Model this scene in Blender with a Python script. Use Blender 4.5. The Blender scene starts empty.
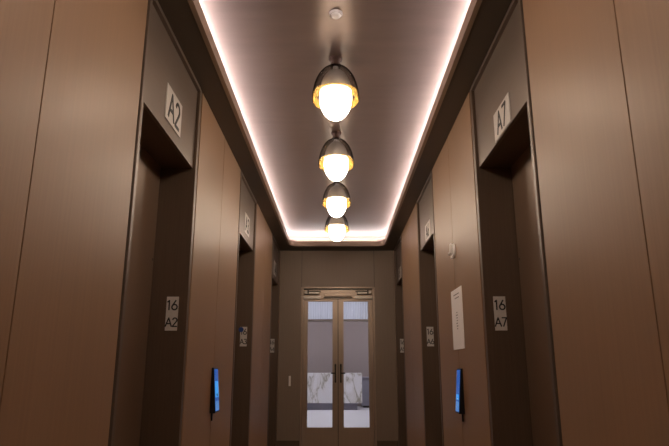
import bpy, bmesh, math, random
from mathutils import Vector, Matrix
random.seed(7)
sc = bpy.context.scene
COL = sc.collection
# scene measured in "u" (half the lobby width) from the camera height; 1 u = 0.92 m
U, H = 0.92, 1.20
def W(x, y, z): return Vector((x*U, y*U, z*U + H))
FL = -H/U

# ---------------------------------------------------------------- camera, light, exposure
cam = bpy.data.cameras.new('camera'); co = bpy.data.objects.new('camera', cam); COL.objects.link(co)
cam.sensor_width = 36; cam.lens = 574/669*36; cam.clip_start = 0.05; cam.clip_end = 100
co.location = W(0.015, 0, 0)
co.rotation_euler = (math.pi/2 + math.atan(144/574), 0, math.atan(3.5/574)*1.0)
sc.camera = co
sc.view_settings.view_transform = 'Standard'; sc.view_settings.look = 'None'
sc.view_settings.exposure = 0.0; sc.view_settings.gamma = 1.0; sc.view_settings.use_curve_mapping = False
sc.cycles.transparent_max_bounces = 24
wd = bpy.data.worlds.new('world'); sc.world = wd; wd.use_nodes = True
wd.node_tree.nodes['Background'].inputs[0].default_value = (0.02, 0.016, 0.013, 1)
wd.node_tree.nodes['Background'].inputs[1].default_value = 0.5
PEND, COVE, LOBBY = 32.0, 47.0, 26.0      # emission strengths
PEND_C = (1.0, 0.85, 0.68); COVE_C = (1.0, 0.91, 0.91); LOBBY_C = (0.93, 0.93, 1.0)

# ---------------------------------------------------------------- materials
def mat(name, col, rough=0.5, metal=0.0, emit=None, strength=0.0, spec=0.5):
    m = bpy.data.materials.new(name); m.use_nodes = True
    b = m.node_tree.nodes['Principled BSDF']
    b.inputs['Base Color'].default_value = (*col, 1); b.inputs['Roughness'].default_value = rough
    b.inputs['Metallic'].default_value = metal; b.inputs['Specular IOR Level'].default_value = spec
    if emit:
        b.inputs['Emission Color'].default_value = (*emit, 1); b.inputs['Emission Strength'].default_value = strength
    return m
def grain(name, c1, c2, rough, metal=0.0, scale=(60, 60, 1.2), spec=0.5, rvar=0.06, bump=0.0, big=0.35):
    """fine grain running along the axis with the small scale, plus a broad mottling"""
    m = mat(name, c1, rough, metal, spec=spec); nt = m.node_tree; b = nt.nodes['Principled BSDF']
    tc = nt.nodes.new('ShaderNodeTexCoord'); geo = nt.nodes.new('ShaderNodeNewGeometry')
    mp = nt.nodes.new('ShaderNodeMapping'); mp.inputs['Scale'].default_value = scale
    n = nt.nodes.new('ShaderNodeTexNoise'); n.inputs['Scale'].default_value = 1.0; n.inputs['Detail'].default_value = 5
    nt.links.new(geo.outputs['Position'], mp.inputs['Vector']); nt.links.new(mp.outputs[0], n.inputs['Vector'])
    n2 = nt.nodes.new('ShaderNodeTexNoise'); n2.inputs['Scale'].default_value = 1.1; n2.inputs['Detail'].default_value = 2
    nt.links.new(geo.outputs['Position'], n2.inputs['Vector'])
    mx = nt.nodes.new('ShaderNodeMix'); mx.data_type = 'FLOAT'; mx.inputs[0].default_value = big
    nt.links.new(n.outputs['Fac'], mx.inputs[2]); nt.links.new(n2.outputs['Fac'], mx.inputs[3])
    r = nt.nodes.new('ShaderNodeValToRGB'); r.color_ramp.elements[0].position = 0.3; r.color_ramp.elements[1].position = 0.7
    r.color_ramp.elements[0].color = (*c2, 1); r.color_ramp.elements[1].color = (*c1, 1)
    nt.links.new(mx.outputs[0], r.inputs[0]); nt.links.new(r.outputs[0], b.inputs['Base Color'])
    mr = nt.nodes.new('ShaderNodeMapRange'); mr.inputs[3].default_value = rough-rvar; mr.inputs[4].default_value = rough+rvar
    nt.links.new(n.outputs['Fac'], mr.inputs[0]); nt.links.new(mr.outputs[0], b.inputs['Roughness'])
    if bump:
        bp = nt.nodes.new('ShaderNodeBump'); bp.inputs['Strength'].default_value = bump; bp.inputs['Distance'].default_value = 0.002
        nt.links.new(n.outputs['Fac'], bp.inputs['Height']); nt.links.new(bp.outputs[0], b.inputs['Normal'])
    return m
M = {}
M['wood'] = grain('walnut_veneer', (0.312, 0.188, 0.114), (0.260, 0.154, 0.090), 0.44, 0.06, spec=0.42, bump=0.06)
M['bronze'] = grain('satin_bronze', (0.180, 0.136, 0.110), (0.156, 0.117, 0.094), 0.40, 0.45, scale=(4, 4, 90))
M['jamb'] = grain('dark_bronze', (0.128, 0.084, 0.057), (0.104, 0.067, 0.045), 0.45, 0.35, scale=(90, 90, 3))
M['leaf'] = grain('elevator_bronze', (0.215, 0.140, 0.095), (0.178, 0.114, 0.077), 0.42, 0.4, scale=(90, 90, 2))
M['soffit'] = grain('soffit_bronze', (0.080, 0.057, 0.040), (0.065, 0.046, 0.032), 0.5, 0.2, scale=(3, 3, 3))
M['lip'] = grain('cove_lip_bronze', (0.300, 0.215, 0.160), (0.260, 0.185, 0.135), 0.42, 0.3, scale=(30, 2, 30))
M['tray'] = grain('satin_ceiling_paint', (0.235, 0.172, 0.150), (0.195, 0.142, 0.124), 0.38, 0.35, scale=(3.0, 14, 3), rvar=0.05)
_nt = M['tray'].node_tree; _t = _nt.nodes.new('ShaderNodeCombineXYZ'); _t.inputs[1].default_value = 1.0   # brushed across the lobby
_b = _nt.nodes['Principled BSDF']; _nt.links.new(_t.outputs[0], _b.inputs['Tangent']); _b.inputs['Anisotropic'].default_value = 0.85
M['core'] = mat('dark_backing', (0.015, 0.011, 0.008), 0.8)
M['back'] = grain('grey_brown_panel', (0.265, 0.200, 0.152), (0.230, 0.172, 0.128), 0.5, 0.1, scale=(70, 70, 1.5))
M['frame'] = grain('champagne_bronze', (0.36, 0.275, 0.215), (0.32, 0.24, 0.185), 0.38, 0.55, scale=(70, 70, 1.5))
M['steel'] = mat('dull_steel', (0.33, 0.29, 0.25), 0.35, 0.8)
M['dark'] = mat('dark_metal', (0.035, 0.028, 0.022), 0.35, 0.6)
M['sign'] = grain('brushed_nickel_sign', (0.64, 0.60, 0.57), (0.56, 0.52, 0.49), 0.42, 0.0, scale=(60, 60, 60))
M['ink'] = mat('black_lettering', (0.012, 0.012, 0.013), 0.5)
M['white'] = mat('white_plastic', (0.82, 0.78, 0.75), 0.4)
M['paper'] = mat('white_paper', (0.86, 0.82, 0.82), 0.7)
M['grey_ink'] = mat('grey_print', (0.22, 0.20, 0.20), 0.7)
M['black'] = mat('black_plastic', (0.006, 0.006, 0.008), 0.3)
M['nickel'] = grain('polished_nickel', (0.74, 0.73, 0.70), (0.68, 0.67, 0.64), 0.30, 1.0, scale=(8, 8, 60), rvar=0.03)
M['brass'] = mat('polished_brass', (0.34, 0.19, 0.040), 0.36, 1.0)
M['neck'] = mat('aged_brass', (0.040, 0.016, 0.008), 0.5, 0.6)
M['egg'] = mat('glowing_opal_glass', (0.9, 0.87, 0.8), 0.25, 0, PEND_C, PEND)
M['led'] = mat('led_tape', (0.8, 0.75, 0.7), 0.5, 0, COVE_C, COVE)
M['detector'] = mat('off_white_plastic', (0.62, 0.57, 0.54), 0.5)
M['blue'] = mat('blue_screen', (0.0, 0.02, 0.08), 0.2, 0, (0.012, 0.11, 0.47), 0.7)
M['cyan'] = mat('cyan_screen', (0.0, 0.03, 0.08), 0.2, 0, (0.05, 0.36, 0.88), 0.85)
M['pale'] = mat('pale_screen', (0.0, 0.03, 0.08), 0.2, 0, (0.09, 0.26, 0.62), 0.75)
M['blue_dot'] = mat('blue_enamel', (0.01, 0.05, 0.22), 0.3)
M['lobby_wall'] = mat('mauve_plaster', (0.36, 0.29, 0.28), 0.6)
M['lobby_ceiling'] = mat('white_plaster', (0.55, 0.50, 0.48), 0.7)
M['grey_blue'] = mat('grey_blue_laminate', (0.26, 0.24, 0.29), 0.5)
M['panel'] = mat('added_hall_glow', (0.8, 0.8, 0.8), 0.5, 0, LOBBY_C, LOBBY)  # glow of the unseen light panels added to the hall
M['carpet'] = grain('stone_floor_brown', (0.64, 0.46, 0.28), (0.58, 0.42, 0.25), 0.45, 0, scale=(6, 6, 6))
M['stone'] = grain('pale_polished_stone', (0.70, 0.68, 0.72), (0.68, 0.66, 0.70), 0.5, 0, scale=(2, 2, 2))

def glass():
    m = mat('door_glass', (0.94, 0.95, 0.96), 0.02); b = m.node_tree.nodes['Principled BSDF']
    b.inputs['Transmission Weight'].default_value = 1.0; b.inputs['IOR'].default_value = 1.15
    return m
M['glass'] = glass()
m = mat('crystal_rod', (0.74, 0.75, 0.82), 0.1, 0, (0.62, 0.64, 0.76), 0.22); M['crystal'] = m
def marble():
    m = mat('veined_marble', (0.8, 0.8, 0.8), 0.3); nt = m.node_tree; b = nt.nodes['Principled BSDF']
    geo = nt.nodes.new('ShaderNodeNewGeometry'); mp = nt.nodes.new('ShaderNodeMapping')
    mp.inputs['Rotation'].default_value = (0, math.radians(38), 0); mp.inputs['Scale'].default_value = (2.6, 1.4, 0.9)
    n = nt.nodes.new('ShaderNodeTexNoise'); n.inputs['Scale'].default_value = 0.95; n.inputs['Detail'].default_value = 7; n.inputs['Distortion'].default_value = 1.3
    r = nt.nodes.new('ShaderNodeValToRGB'); e = r.color_ramp.elements
    e[0].position = 0.40; e[0].color = (0.84, 0.81, 0.82, 1); e[1].position = 0.62; e[1].color = (0.80, 0.78, 0.80, 1)
    a = e.new(0.485); a.color = (0.70, 0.66, 0.63, 1); a = e.new(0.50); a.color = (0.36, 0.32, 0.25, 1); a = e.new(0.53); a.color = (0.80, 0.77, 0.77, 1)
    nt.links.new(geo.outputs['Position'], mp.inputs[0]); nt.links.new(mp.outputs[0], n.inputs['Vector'])
    nt.links.new(n.outputs['Fac'], r.inputs[0]); nt.links.new(r.outputs[0], b.inputs['Base Color'])
    return m
M['marble'] = marble()
def smoke_glass():
    m = mat('smoked_amber_glass', (0.5, 0.4, 0.3), 0.1); nt = m.node_tree; out = nt.nodes['Material Output']
    tr = nt.nodes.new('ShaderNodeBsdfTransparent'); gl = nt.nodes.new('ShaderNodeBsdfGlossy'); mx = nt.nodes.new('ShaderNodeMixShader')
    gl.inputs['Roughness'].default_value = 0.15; gl.inputs['Color'].default_value = (0.8, 0.8, 0.8, 1); mx.inputs[0].default_value = 0.05
    nt.links.new(tr.outputs[0], mx.inputs[1]); nt.links.new(gl.outputs[0], mx.inputs[2]); nt.links.new(mx.outputs[0], out.inputs['Surface'])
    v = nt.nodes.new('ShaderNodeVolumeAbsorption'); v.inputs['Color'].default_value = (0.42, 0.38, 0.34, 1); v.inputs['Density'].default_value = 115
    nt.links.new(v.outputs[0], out.inputs['Volume']); return m
def amber():
    m = mat('amber_coating', (0.7, 0.4, 0.1), 0.4); nt = m.node_tree; out = nt.nodes['Material Output']
    tr = nt.nodes.new('ShaderNodeBsdfTransparent'); tr.inputs[0].default_value = (0.97, 0.92, 0.84, 1)
    tl = nt.nodes.new('ShaderNodeBsdfTranslucent'); tl.inputs[0].default_value = (0.86, 0.55, 0.13, 1)
    df = nt.nodes.new('ShaderNodeBsdfDiffuse'); df.inputs[0].default_value = (0.55, 0.30, 0.06, 1)
    a = nt.nodes.new('ShaderNodeMixShader'); a.inputs[0].default_value = 0.5; b = nt.nodes.new('ShaderNodeMixShader'); b.inputs[0].default_value = 0.26
    nt.links.new(tl.outputs[0], a.inputs[1]); nt.links.new(df.outputs[0], a.inputs[2])
    nt.links.new(tr.outputs[0], b.inputs[1]); nt.links.new(a.outputs[0], b.inputs[2]); nt.links.new(b.outputs[0], out.inputs['Surface']); return m
M['smoke_glass'] = smoke_glass(); M['amber'] = amber()
M['cap'] = mat('grey_lamp_cap', (0.85, 0.84, 0.82), 0.35, 0.0)

# ---------------------------------------------------------------- mesh helpers (coordinates in u)
def wloc(o):
    v = Vector((0, 0, 0))
    while o is not None: v = v + o.location; o = o.parent
    return v
class MB:
    def __init__(s): s.bm = bmesh.new()
    def poly(s, pts, faces):
        vs = [s.bm.verts.new(W(*p)) for p in pts]
        for f in faces: s.bm.faces.new([vs[i] for i in f])
        return s
    def box(s, x0, x1, y0, y1, z0, z1):
        p = [(x, y, z) for z in (z0, z1) for y in (y0, y1) for x in (x0, x1)]
        return s.poly(p, [(0, 2, 3, 1), (4, 5, 7, 6), (0, 1, 5, 4), (2, 6, 7, 3), (0, 4, 6, 2), (1, 3, 7, 5)])
    def lathe(s, prof, cx, cy, n=32, axis='z', cap=False):
        rings = []
        for r, h in prof:
            ring = []
            for k in range(n):
                a = 2*math.pi*k/n
                if axis == 'z': p = (cx + r*math.cos(a), cy + r*math.sin(a), h)
                elif axis == 'x': p = (h, cx + r*math.cos(a), cy + r*math.sin(a))
                else: p = (cx + r*math.cos(a), h, cy + r*math.sin(a))
                ring.append(s.bm.verts.new(W(*p)))
            rings.append(ring)
        for a, b in zip(rings, rings[1:]):
            for k in range(n): s.bm.faces.new((a[k], a[(k+1) % n], b[(k+1) % n], b[k]))
        if cap:
            s.bm.faces.new(rings[0][::-1]); s.bm.faces.new(rings[-1])
        return s
    def build(s, name, m, parent=None, smooth=False, bevel=0.0, origin=None):
        if s.bm.faces:
            bmesh.ops.remove_doubles(s.bm, verts=s.bm.verts, dist=1e-5)
            bmesh.ops.recalc_face_normals(s.bm, faces=s.bm.faces)
        if parent is not None: org = wloc(parent)
        elif origin is not None: org = origin
        else:
            c = [v.co for v in s.bm.verts]
            org = Vector(((min(v.x for v in c)+max(v.x for v in c))/2, (min(v.y for v in c)+max(v.y for v in c))/2, min(v.z for v in c)))
        for v in s.bm.verts: v.co -= org
        me = bpy.data.meshes.new(name); s.bm.to_mesh(me); s.bm.free(); me.materials.append(m)
        if smooth:
            for p in me.polygons: p.use_smooth = True
        o = bpy.data.objects.new(name, me); COL.objects.link(o)
        if parent is not None: o.parent = parent
        else: o.location = org
        if bevel:
            b = o.modifiers.new('bevel', 'BEVEL'); b.width = bevel; b.segments = 2; b.limit_method = 'ANGLE'
        return o
def empty(name, x, y, z):
    o = bpy.data.objects.new(name, None); o.empty_display_size = 0.1; COL.objects.link(o); o.location = W(x, y, z); return o
def tag(o, label=None, cat=None, group=None, kind=None):
    if label: o['label'] = label
    if cat: o['category'] = cat
    if group: o['group'] = group
    if kind: o['kind'] = kind
    return o
def box(name, m, *a, parent=None, bevel=0.0): return MB().box(*a).build(name, m, parent, bevel=bevel)

def arc(cx, cy, r, a0, a1, n=10, ry=None):
    ry = r if ry is None else ry
    return [(cx + r*math.cos(math.radians(a0+(a1-a0)*k/n)), cy + ry*math.sin(math.radians(a0+(a1-a0)*k/n))) for k in range(n+1)]
GL = {   # strokes on a cell 0..w wide, 0..1 high
 'A': (0.72, [[(0, 0), (0.36, 1), (0.72, 0)], [(0.13, 0.33), (0.59, 0.33)]]),
 '1': (0.30, [[(0.02, 0.84), (0.20, 1), (0.20, 0)]]),
 '2': (0.52, [arc(0.26, 0.74, 0.25, 165, -35, 12) + [(0.0, 0.0), (0.52, 0.0)]]),
 '3': (0.50, [arc(0.23, 0.76, 0.23, 150, -90, 12) + arc(0.23, 0.27, 0.27, 90, -150, 12)]),
 '4': (0.58, [[(0.43, 0), (0.43, 1), (0.0, 0.27), (0.58, 0.27)]]),
 '5': (0.50, [[(0.46, 1), (0.13, 1), (0.06, 0.56)] + arc(0.20, 0.31, 0.30, 118, -140, 12)]),
 '6': (0.58, [arc(0.29, 0.29, 0.28, 0, 360, 20), [(0.40, 1), (0.045, 0.42)]]),
 '7': (0.52, [[(0.0, 1), (0.52, 1), (0.13, 0)]]),
}
def lettering(name, text, c, right, h, parent, wgt=0.13, t=0.002, m=None, nrm=None, space=0.2):
    """raised strokes, centred on c; right = reading direction, nrm = outward normal"""
    right = Vector(right); nrm = Vector(nrm); up = Vector((0, 0, 1)); c = Vector(c)
    total = sum(GL[g][0] for g in text) + space*(len(text)-1)
    x = -total/2; mb = MB(); hw = wgt/2
    def P(a, b, d): return c + right*(a*h) + up*((b-0.5)*h) + nrm*d
    for g in text:
        w, strokes = GL[g]
        for st in strokes:
            for (ax, ay), (bx, by) in zip(st, st[1:]):
                d = Vector((bx-ax, by-ay)); L = d.length
                if L < 1e-6: continue
                d /= L; n = Vector((-d.y, d.x))*hw; e = d*hw*0.55
                q = [(ax-e.x+n.x, ay-e.y+n.y), (bx+e.x+n.x, by+e.y+n.y), (bx+e.x-n.x, by+e.y-n.y), (ax-e.x-n.x, ay-e.y-n.y)]
                pts = [P(x+u, v, 0) for u, v in q] + [P(x+u, v, t) for u, v in q]
                mb.poly(pts, [(0, 1, 2, 3), (7, 6, 5, 4), (0, 4, 5, 1), (1, 5, 6, 2), (2, 6, 7, 3), (3, 7, 4, 0)])
        x += w + space
    return mb.build(name, m or M['ink'], parent)

# ---------------------------------------------------------------- setting: lobby shell
SOF, CEIL, HDR = 2.005, 2.20, 1.376       # soffit, tray ceiling, lift header heights above the eye
YB, Y0 = 10.0, -3.0                        # end wall, wall behind the camera
BAYS = (2.70, 5.70, 8.70)                  # near edges of the lift portals
PW = 1.235                                 # portal width
TOPZ = 2.75
fl = box('floor', M['carpet'], -1.75, 1.75, Y0-0.3, YB+0.26, FL-0.1, FL); tag(fl, kind='structure')
for side, s in (('left', -1), ('right', 1)):
    segs = []; y = Y0
    for b in BAYS: segs.append((y, b)); y = b+PW
    segs.append((y, YB))
    core = MB()
    for a, b in segs: core.box(*sorted((s*1.012, s*1.36)), a, b, FL, SOF)
    core.box(*sorted((s*1.36, s*1.75)), Y0, YB, FL, SOF)
    w = core.build('wall_'+side, M['core']); tag(w, kind='structure')
    for a, b in segs:
        if b-a < 0.2:
            box('wall_panel', M['wood'], *sorted((s*1.0, s*1.012)), a+0.004, b, FL+0.02, SOF-0.002, parent=w); continue
        n = max(1, round((b-a)/0.9)); cuts = []
        if a == Y0:
            c = b
            while c > a: cuts.append(c); c -= 0.9
            cuts.append(a); cuts = cuts[::-1]
        else: cuts = [a+(b-a)*k/n for k in range(n+1)]
        for p, q in zip(cuts, cuts[1:]):
            l = 0.015 if p in (a, b) else 0.004; r = 0.015 if abs(q-b) < 1e-6 else 0.004
            if p+l < q-r: box('wall_panel', M['wood'], *sorted((s*1.0, s*1.012)), p+l, q-r, FL+0.02, SOF-0.004, parent=w)
w = box('wall_near', M['wood'], -1.75, 1.75, Y0-0.25, Y0, FL, TOPZ); tag(w, kind='structure')

# lift doors: full-height bronze portal, recessed leaves
def lift(idx, s, y0):
    y1 = y0+PW; D = 1.245
    e = empty('door_%d' % idx, s*1.2, (y0+y1)/2, FL); tag(e, kind='structure')
    X = lambda a, b: sorted((s*a, s*b))
    near, far = y0+0.04, y1-0.06
    mb = MB(); mb.box(*X(0.994, 1.30), y0+0.006, near, FL, SOF-0.002)
    mb.build('jamb', M['bronze'], e, bevel=0.003)
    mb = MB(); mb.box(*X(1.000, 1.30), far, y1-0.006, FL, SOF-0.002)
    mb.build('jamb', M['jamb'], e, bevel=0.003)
    box('header_panel', M['bronze'], *X(1.022, 1.045), near, far, HDR, SOF-0.03, parent=e)
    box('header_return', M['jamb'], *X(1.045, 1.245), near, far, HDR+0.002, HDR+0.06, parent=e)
    box('top_trim', M['bronze'], *X(0.998, 1.045), near, far, SOF-0.03, SOF-0.003, parent=e)
    mid = (near+far)/2
    for a, b in ((near, mid-0.002), (mid+0.002, far-0.014)):
        lf = box('door_leaf', M['leaf'], *X(D, D+0.03), a, b, FL+0.005, HDR+0.01, parent=e)
    MB().lathe([(0.0, s*(D-0.001)), (0.010, s*(D-0.001)), (0.010, s*(D+0.002))], far-0.035, 0.71, 14, 'x').build('keyhole', M['dark'], lf)
    return near, far
n = 1
for s in (-1, 1):
    for b in BAYS: lift(n, s, b); n += 1

# end wall: three tall panels around the glazed doors
DC = 0.015; DX0, DX1, DTOP = DC-0.635, DC+0.635, 1.35
mb = MB()
mb.box(-1.75, DX0, YB+0.012, YB+0.25, FL, TOPZ); mb.box(DX1, 1.75, YB+0.012, YB+0.25, FL, TOPZ); mb.box(DX0, DX1, YB+0.012, YB+0.25, DTOP, TOPZ)
w = mb.build('wall_far', M['core']); tag(w, kind='structure')
for a, b, z0 in ((-1.0, DX0-0.004, FL+0.13), (DX0+0.002, DX1-0.002, DTOP+0.003), (DX1+0.004, 1.0, FL+0.13)):
    box('wall_panel', M['back'], a, b, YB, YB+0.014, z0, SOF-0.003, parent=w)
for nm, a, b in (('left', -1.0, DX0-0.004), ('right', DX1+0.004, 1.0)):
    tag(box('baseboard_'+nm, M['jamb'], a, b, YB-0.004, YB+0.014, FL, FL+0.122), kind='structure')

# soffit ring, lip and curved tray ceiling, all following one rounded path
LX, LY0, LY1, RC = 0.800, -2.2, 9.60, 0.16
OX, OY0, OY1 = 1.02, Y0, YB+0.02
def path(off, n=10):
    """rounded rectangle grown outward by off"""
    pts = []; r = RC+off
    for cx, cy, a0 in ((LX-RC, LY1-RC, 0), (-LX+RC, LY1-RC, 90), (-LX+RC, LY0+RC, 180), (LX-RC, LY0+RC, 270)):
        ox, oy = (OX if cx > 0 else -OX), (OY1 if cy > 3 else OY0)
        ac = math.degrees(math.atan2(oy-cy, ox-cx)) % 360
        angs = sorted([a0+90*k/n for k in range(n+1)]+[ac])
        rr = max(r, 0.06); sx, sy = math.copysign(rr-r, cx), (rr-r if cy > 3 else r-rr)
        for a in angs: pts.append((cx - sx + rr*math.cos(math.radians(a)), cy - sy + rr*math.sin(math.radians(a)), a, cx, cy))
    return pts
def outer():
    o = []
    for x, y, a, cx, cy in path(0):
        dx, dy = math.cos(math.radians(a)), math.sin(math.radians(a)); t = 1e9
        if abs(dx) > 1e-9: t = min(t, ((OX if dx > 0 else -OX)-cx)/dx)
        if abs(dy) > 1e-9: t = min(t, ((OY1 if dy > 0 else OY0)-cy)/dy)
        o.append((cx+dx*t, cy+dy*t))
    return o
def ring(loops, name, m, parent=None, smooth=False, closed=False, cap=False):
    mb = MB(); vs = [[mb.bm.verts.new(W(p[0], p[1], z)) for p in lp] for lp, z in loops]
    prs = list(zip(vs, vs[1:])) + ([(vs[-1], vs[0])] if closed else [])
    for a, b in prs:
        k = len(a)
        for i in range(k): mb.bm.faces.new((a[i], a[(i+1) % k], b[(i+1) % k], b[i]))
    if cap: mb.bm.faces.new(vs[-1])
    return mb.build(name, m, parent, smooth=smooth)
P2 = lambda off: [(p[0], p[1]) for p in path(off)]
so = ring([(P2(0.012), SOF), (outer(), SOF), (outer(), SOF+0.018), (P2(0.012), SOF+0.018)], 'trim_1', M['soffit'], closed=True); tag(so, kind='structure')
lp = ring([(P2(0), SOF-0.004), (P2(0.03), SOF-0.004), (P2(0.03), SOF+0.085), (P2(0), SOF+0.085)], 'trim_2', M['lip'], closed=True); tag(lp, kind='structure')
R, CO = 0.21, 0.05
loops = [(P2(R), SOF+0.018), (P2(R), SOF+0.165)]
for k in range(1, 15):          # shallow quarter-ellipse from the cove up to the flat middle
    a = math.radians(90*k/14); loops.append((P2(R-CO*(1-math.cos(a))), SOF+0.165+(CEIL-SOF-0.165)*math.sin(a)))
ce = ring(loops, 'ceiling', M['tray'], cap=True); tag(ce, kind='structure')
for p in ce.data.polygons: p.use_smooth = len(p.vertices) == 4
box('ceiling_band', M['frame'], -0.80, 0.80, LY1+R-0.006, LY1+R-0.0015, SOF+0.019, SOF+0.165, parent=ce)
# LED tape lying in the cove
tag(ring([(P2(0.093), SOF+0.0185), (P2(0.138), SOF+0.0185), (P2(0.138), SOF+0.062), (P2(0.093), SOF+0.062)], 'trim_3', M['lip'], closed=True), kind='structure')
led = ring([(P2(0.098), SOF+0.096), (P2(0.123), SOF+0.096), (P2(0.123), SOF+0.0625), (P2(0.098), SOF+0.0625)], 'led_tape', M['led'], closed=True)
tag(led, 'glowing strip light hidden in the cove around the raised ceiling', 'strip light')

# ---------------------------------------------------------------- glazed double door
e = empty('door_7', DC, YB+0.05, FL); tag(e, kind='structure')
yf = YB-0.012
mb = MB()
for s in (-1, 1): mb.box(*sorted((DC+s*0.60, DC+s*0.635)), yf, YB+0.2, FL, DTOP)
mb.box(DC-0.635, DC+0.635, yf, YB+0.2, DTOP-0.018, DTOP)
mb.build('door_frame', M['frame'], e, bevel=0.002)
box('painted_head_shadow', M['dark'], DC-0.60, DC+0.60, YB+0.03, YB+0.1, DTOP-0.05, DTOP-0.018, parent=e)  # dark strip standing in for the shadow under the frame head
box('transom', M['frame'], DC-0.60, DC+0.60, YB+0.008, YB+0.1, 1.150, DTOP-0.048, parent=e)
for s in (-1, 1):
    lf = MB()
    a, b = DC+s*0.004, DC+s*0.598; ga, gb = DC+s*0.095, DC+s*0.520
    S = lambda p, q: sorted((p, q))
    y_0, y_1 = YB+0.02, YB+0.07
    lf.box(*S(a, ga), y_0, y_1, FL+0.01, 1.146); lf.box(*S(gb, b), y_0, y_1, FL+0.01, 1.146)
    lf.box(*S(ga, gb), y_0, y_1, FL+0.01, -0.97); lf.box(*S(ga, gb), y_0, y_1, 1.105, 1.146)
    L = lf.build('door_leaf', M['frame'], e, bevel=0.002)
    box('glass_pane', M['glass'], *S(ga, gb), YB+0.042, YB+0.050, -0.975, 1.11, parent=L)
    hx = DC+s*0.045
    hb = MB(); hb.box(hx-0.014, hx+0.014, yf-0.004, YB+0.0205, 0.00, 0.045); hb.box(hx-0.014, hx+0.014, yf-0.004, YB+0.0205, -0.25, -0.205)
    hb.box(hx-0.012, hx+0.012, yf-0.035, yf-0.004, -0.255, 0.05); hb.box(*S(hx, hx+s*0.075), yf-0.03, yf-0.010, -0.112, -0.090)
    hb.build('pull_handle', M['dark'], L, bevel=0.003)
    cl = MB(); cl.box(*S(DC+s*0.33, DC+s*0.58), yf-0.06, YB+0.0085, 1.225, 1.285)
    c = cl.build('door_closer', M['steel'], e, bevel=0.006)
    ar = MB(); ar.box(*S(DC+s*0.30, DC+s*0.50), yf-0.075, yf-0.060, 1.262, 1.278); ar.box(*S(DC+s*0.50, DC+s*0.53), yf-0.078, yf-0.058, 1.225, 1.30)
    ar.build('closer_arm', M['dark'], c)
    box('closer_plate', M['steel'], *S(DC+s*0.30, DC+s*0.60), yf-0.02, YB+0.019, 1.148, 1.200, parent=c, bevel=0.003)
box('astragal', M['dark'], DC-0.0045, DC+0.0045, YB+0.019, YB+0.069, FL+0.01, 1.146, parent=e)
box('magnetic_lock', M['frame'], DC-0.235, DC+0.235, yf-0.012, YB+0.0085, 1.190, 1.25, parent=e, bevel=0.004)
box('lock_plate', M['dark'], DC-0.25, DC+0.25, yf-0.008, YB+0.0085, 1.162, 1.178, parent=e)

# ---------------------------------------------------------------- reception hall beyond the glass
RX, RY0, RY1, RZ = 4.0, YB+0.26, 20.6, 2.6
tag(box('floor', M['stone'], -RX, RX, RY0, RY1, FL-0.1, FL), kind='structure')
tag(box('wall_hall_far', M['lobby_wall'], -RX, RX, RY1, RY1+0.2, FL, RZ), kind='structure')
tag(box('wall_hall_left', M['lobby_wall'], -RX-0.2, -RX, RY0-0.2, RY1+0.2, FL, RZ), kind='structure')
tag(box('wall_hall_right', M['lobby_wall'], RX, RX+0.2, RY0-0.2, RY1+0.2, FL, RZ), kind='structure')
mb = MB(); mb.box(-RX, -1.75, RY0-0.2, RY0, FL, RZ); mb.box(1.75, RX, RY0-0.2, RY0, FL, RZ)
tag(mb.build('wall_hall_near', M['lobby_wall']), kind='structure')
tag(box('ceiling', M['lobby_ceiling'], -RX-0.2, RX+0.2, RY0-0.2, RY1+0.2, RZ, RZ+0.1), kind='structure')
for k, (x, y) in enumerate(((-1.6, 13.6), (1.6, 13.6), (-1.6, 18.2), (1.6, 18.2))):  # unseen glowing panels, added to brighten the hall behind the doors
    e = empty('added_hall_light', x, y, RZ-0.05)
    box('light_frame', M['white'], x-0.42, x+0.42, y-0.42, y+0.42, RZ-0.05, RZ-0.001, parent=e)
    box('diffuser', M['panel'], x-0.38, x+0.38, y-0.38, y+0.38, RZ-0.055, RZ-0.049, parent=e)
    tag(e, 'square glowing panel added out of view to light the hall beyond the glass doors', 'added light', 'added hall lights')
# desk
DY = 18.8
e = empty('reception_desk', -0.6, DY+0.4, FL)
box('front_panel', M['marble'], -1.9, 0.765, DY-0.08, DY, -1.094, -0.186, parent=e, bevel=0.004)
box('desk_top', M['marble'], -1.9, 0.765, DY+0.001, DY+0.75, -0.225, -0.186, parent=e, bevel=0.004)
box('side_panel', M['marble'], 0.70, 0.764, DY+0.001, DY+0.75, -1.094, -0.226, parent=e)
box('side_panel', M['marble'], -1.899, -1.835, DY+0.001, DY+0.75, -1.094, -0.226, parent=e)
box('plinth', M['grey_blue'], -1.8, 0.62, DY+0.06, DY+0.68, FL, -1.094, parent=e)
tag(e, 'white marble reception desk with grey veins seen through the glass doors', 'desk')
e = empty('back_counter', 1.6, 20.2, FL)
box('cabinet', M['grey_blue'], 0.80, 2.6, 19.9, RY1-0.01, FL+0.06, -0.37, parent=e)
box('counter_top', M['grey_blue'], 0.78, 2.62, 19.86, RY1-0.01, -0.37, -0.33, parent=e)
box('toe_kick', M['dark'], 0.85, 2.55, 19.95, RY1-0.01, FL, FL+0.06, parent=e)
tag(e, 'low grey counter behind and right of the marble desk', 'counter')
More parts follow.
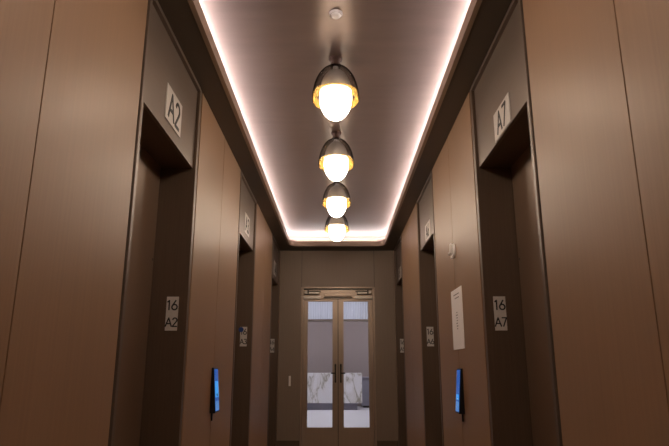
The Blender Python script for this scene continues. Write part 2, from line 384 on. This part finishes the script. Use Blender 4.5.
# chandelier of hanging crystal rods
CY = 16.6
e = empty('crystal_chandelier', 0.0, CY, 2.0)
box('ceiling_plate', M['frame'], -1.1, 1.1, CY-0.22, CY+0.22, 2.02, 2.08, parent=e)
for x in (-0.9, 0.9): MB().lathe([(0.012, 2.08), (0.012, RZ)], x, CY, 8).build('hanger', M['frame'], e)
box('bottom_rail', M['frame'], -1.1, 1.1, CY-0.20, CY+0.20, 1.27, 1.31, parent=e, bevel=0.004)
for r_, yy in enumerate((CY-0.16, CY+0.10)):
    for k in range(44):
        x = -1.06 + 2.12*k/43 + (0.02 if r_ else 0)
        MB().lathe([(0.018, 1.312), (0.018, 2.018)], x, yy, 6, cap=True).build('crystal_rod', M['crystal'], e)
tag(e, 'wide chandelier of upright crystal rods glowing behind the door glass', 'chandelier')

# ---------------------------------------------------------------- pendants
def pendant(y):
    """amber-tinted glass dome over an egg-shaped lamp: grey upper cap, glowing opal lower part"""
    e = empty('pendant_light', 0, y, 1.713)
    ZR, RR, ZT = 1.878, 0.170, 2.138
    dome = [(RR*math.cos(t)**0.92, ZR+0.262*math.sin(t)) for t in [k*math.pi/2/18 for k in range(18)]]
    o = [(RR-0.006, ZR-0.026), (RR-0.001, ZR-0.012)]+[(r, z) for r, z in dome if r > 0.028] + [(0.027, ZT)]
    T = 0.005
    inn = [(r-T, z-T*0.5) for r, z in o]; inn[0] = (o[0][0]-T, o[0][1]); inn[-1] = (0.022, ZT-0.008)
    sh = MB().lathe(o+inn[::-1]+[o[0]], 0, y, 48).build('shade', M['smoke_glass'], e, smooth=True)
    MB().lathe([(r-0.0015, z-0.0005) for r, z in inn if z < 1.925], 0, y, 48).build('shade_coating', M['amber'], sh, smooth=True)
    ZC = 1.930; cap = []; egg = []
    for k in range(19):
        t = -math.pi/2 + math.pi*k/18*0.5
        egg.append((max(0.0, 0.116*math.cos(t)**0.95), 1.886+0.173*math.sin(t)))
    egg += [(0.1155, 1.905), (0.113, ZC)]
    MB().lathe(egg, 0, y, 40).build('glass_globe', M['egg'], e, smooth=True)
    for k in range(15):
        t = math.pi/2*k/14; cap.append((max(0.020, 0.113*math.cos(t)), ZC+0.0005+0.175*math.sin(t)))
    MB().lathe(cap+[(0.020, ZT)], 0, y, 40).build('lamp_cap', M['cap'], e, smooth=True)
    MB().lathe([(0.0, 2.128), (0.027, 2.130), (0.040, 2.138), (0.031, 2.168), (0.047, 2.182), (0.050, CEIL-0.0005)], 0, y, 28).build('canopy', M['neck'], e, smooth=True)
    return e
def copy_tree(o, parent=None):
    c = o.copy(); COL.objects.link(c); c.parent = parent
    for ch in list(o.children): copy_tree(ch, c)
    return c
PY = (3.80, 5.18, 6.55, 7.88, 2.20, 0.86, -0.5)
PL = ('glowing egg-shaped pendant in amber glass dome nearest the smoke detector, largest of the four',
      'glowing pendant in amber glass dome, second from the camera',
      'glowing pendant in amber glass dome, third from the camera',
      'smallest glowing dome pendant, hanging farthest away just before the end of the ceiling cove',
      'dome pendant hanging above and before the top edge of the picture',
      'dome pendant hanging almost above the camera',
      'dome pendant hanging behind the camera')
proto = pendant(PY[0])
for k, y in enumerate(PY):
    p = proto if k == 0 else copy_tree(proto)
    p.location = W(0, y, 1.713); tag(p, PL[k], 'pendant light', 'pendants along the ceiling')
sd = empty('smoke_detector', 0.004, 3.24, CEIL-0.03)
MB().lathe([(0.042, CEIL-0.0005), (0.042, CEIL-0.011), (0.037, CEIL-0.018)], 0.004, 3.24, 28).build('base', M['detector'], sd, smooth=True)
MB().lathe([(0.034, CEIL-0.017), (0.028, CEIL-0.027), (0.012, CEIL-0.030), (0.0, CEIL-0.030)], 0.004, 3.24, 28).build('sensor_head', M['white'], sd, smooth=True)
tag(sd, 'small round white smoke detector on the ceiling before the nearest pendant', 'smoke detector')

# ---------------------------------------------------------------- lift signs
NAMES = {-1: ('A2', 'A3', 'A4'), 1: ('A7', 'A6', 'A5')}
WHERE = ('nearest', 'middle', 'farthest')
for s in (-1, 1):
    sd_name = 'left' if s < 0 else 'right'
    for k, b in enumerate(BAYS):
        t = NAMES[s][k]
        yc, zc, sw, shh = (3.335, 1.565, 0.33, 0.225) if s < 0 else (3.255, 1.475, 0.33, 0.185)
        yc += b-2.70
        e = empty('elevator_sign', s*1.022, yc, zc-shh/2)
        xa = sorted((s*1.016, s*1.0215))
        box('plate', M['sign'], *xa, yc-sw/2, yc+sw/2, zc-shh/2, zc+shh/2, parent=e)
        lettering('lettering', t, (s*1.0158, yc, zc), (0, -s, 0), shh*0.70, e, wgt=0.135, nrm=(-s, 0, 0))
        tag(e, 'header plate reading %s above the %s elevator on the %s' % (t, WHERE[k], sd_name), 'sign', 'elevator header signs')
        # floor plate on the far jamb, facing back down the lobby
        yj = b+PW-0.06; x0, x1 = (1.058, 1.138); xc = s*(x0+x1)/2
        e = empty('floor_sign', xc, yj-0.002, 0.235)
        box('plate', M['sign'], *sorted((s*x0, s*x1)), yj-0.006, yj-0.0005, 0.235, 0.46, parent=e)
        lettering('floor_number', '16', (xc, yj-0.0062, 0.403), (1, 0, 0), 0.062, e, wgt=0.15, nrm=(0, -1, 0))
        lettering('car_number', t, (xc, yj-0.0062, 0.290), (1, 0, 0), 0.056, e, wgt=0.15, space=0.12, nrm=(0, -1, 0))
        if s < 0 and k == 1:
            MB().lathe([(0.0, yj-0.010), (0.030, yj-0.010), (0.030, yj-0.006)], -1.128, 0.428, 20, 'y').build('blue_disc', M['blue_dot'], e)
            tag(e, 'floor plate with a blue disc reading 16 %s on the middle left elevator jamb' % t, 'sign', 'elevator jamb plates')
        else:
            tag(e, 'small upright plate reading 16 %s on the jamb of the %s %s elevator' % (t, WHERE[k], sd_name), 'sign', 'elevator jamb plates')

# ---------------------------------------------------------------- touch panels
def touch(s):
    y0, y1, z0, z1 = (4.75, 4.905, -0.355, -0.005) if s < 0 else (4.69, 4.83, -0.355, -0.012)
    dt, db = 0.018, 0.046
    X = lambda d: s*(1.0-d)
    e = empty('touch_panel', s*0.99, (y0+y1)/2, z0)
    pts = [(X(0), y0, z0), (X(0), y1, z0), (X(0), y1, z1), (X(0), y0, z1), (X(db), y0, z0), (X(db), y1, z0), (X(dt), y1, z1), (X(dt), y0, z1)]
    MB().poly(pts, [(0, 1, 2, 3), (4, 5, 6, 7), (0, 1, 5, 4), (2, 3, 7, 6), (1, 2, 6, 5), (0, 3, 7, 4)]).build('housing', M['black'], e, bevel=0.002)
    def patch(name, m, a, b, u, v, d, par):
        zz = lambda t: z0+(z1-z0)*t
        xx = lambda t, q: X(db+(dt-db)*t+q)
        ya, yb = y0+(y1-y0)*a, y0+(y1-y0)*b
        p = [(xx(t, q), y, zz(t)) for q in (0.0004, d) for y, t in ((ya, u), (yb, u), (yb, v), (ya, v))]
        return MB().poly(p, [(0, 1, 2, 3), (4, 5, 6, 7), (0, 1, 5, 4), (1, 2, 6, 5), (2, 3, 7, 6), (3, 0, 4, 7)]).build(name, m, par)
    scn = patch('screen', M['blue'], 0.04, 0.96, 0.04, 0.97, 0.0014, e)
    patch('screen_keypad', M['cyan'] if s < 0 else M['blue'], 0.10, 0.90, 0.34, 0.70, 0.0020, scn)
    patch('screen_footer', M['pale'], 0.06, 0.94, 0.05, 0.26, 0.0020, scn)
    if s < 0:
        patch('screen_icon', M['ink'], 0.42, 0.62, 0.36, 0.42, 0.0028, scn)
    else:
        patch('screen_icon', M['cyan'], 0.15, 0.85, 0.30, 0.42, 0.0028, scn)
        patch('screen_text', M['paper'], 0.3, 0.6, 0.315, 0.335, 0.0034, scn)
    MB().box(*sorted((X(0.0), X(0.012))), y0+0.06, y0+0.075, z0-0.06, z0+0.001).build('cable', M['black'], e)
    tag(e, 'blue lit touch panel in black wedge housing on the %s wall' % ('left' if s < 0 else 'right'), 'touch screen', 'elevator call touch panels')
touch(-1); touch(1)

# ---------------------------------------------------------------- notice, alarm, card reader
e = empty('wall_notice', 1.0, 4.77, 0.14)
box('sheet', M['paper'], 0.9945, 0.9995, 4.56, 4.985, 0.14, 0.63, parent=e)
mb = MB()
for k in range(2): mb.box(0.9938, 0.9946, 4.66, 4.88-0.05*k, 0.580-0.030*k, 0.588-0.030*k)
mb.build('heading', M['grey_ink'], e)
mb = MB()
for k in range(7): mb.box(0.9938, 0.9946, 4.755-0.012*(k % 2), 4.79+0.01*(k % 3), 0.30+0.022*k, 0.308+0.022*k)
mb.build('small_print', M['grey_ink'], e)
tag(e, 'white paper notice with faint print on the right wall above the touch panel', 'notice')
e = empty('fire_alarm', 1.0, 4.78, 0.885)
MB().lathe([(0.0, 0.9995), (0.062, 0.9995), (0.062, 0.990), (0.052, 0.983), (0.0, 0.983)], 4.78, 0.955, 28, 'x').build('base', M['white'], e, smooth=False)
mb = MB().box(0.962, 0.984, 4.765, 4.795, 0.93, 1.015); mb.build('strobe_lens', M['white'], e, bevel=0.006)
mb = MB().box(0.970, 0.986, 4.76, 4.80, 0.885, 0.918); mb.build('lower_lens', M['white'], e, bevel=0.006)
MB().lathe([(0.0, 0.978), (0.012, 0.978), (0.014, 0.9995)], 4.93, 0.955, 14, 'x').build('side_button', M['white'], e)
tag(e, 'small white wall alarm strobe high on the right wall above the paper notice', 'alarm')
e = empty('wall_switch', -0.80, YB-0.01, -0.31)
box('housing', M['white'], -0.816, -0.780, YB-0.018, YB-0.0005, -0.31, -0.145, parent=e, bevel=0.003)
box('rocker', M['white'], -0.808, -0.788, YB-0.0215, YB-0.0178, -0.27, -0.185, parent=e)
tag(e, 'slim white wall switch left of the glass double doors', 'wall switch')
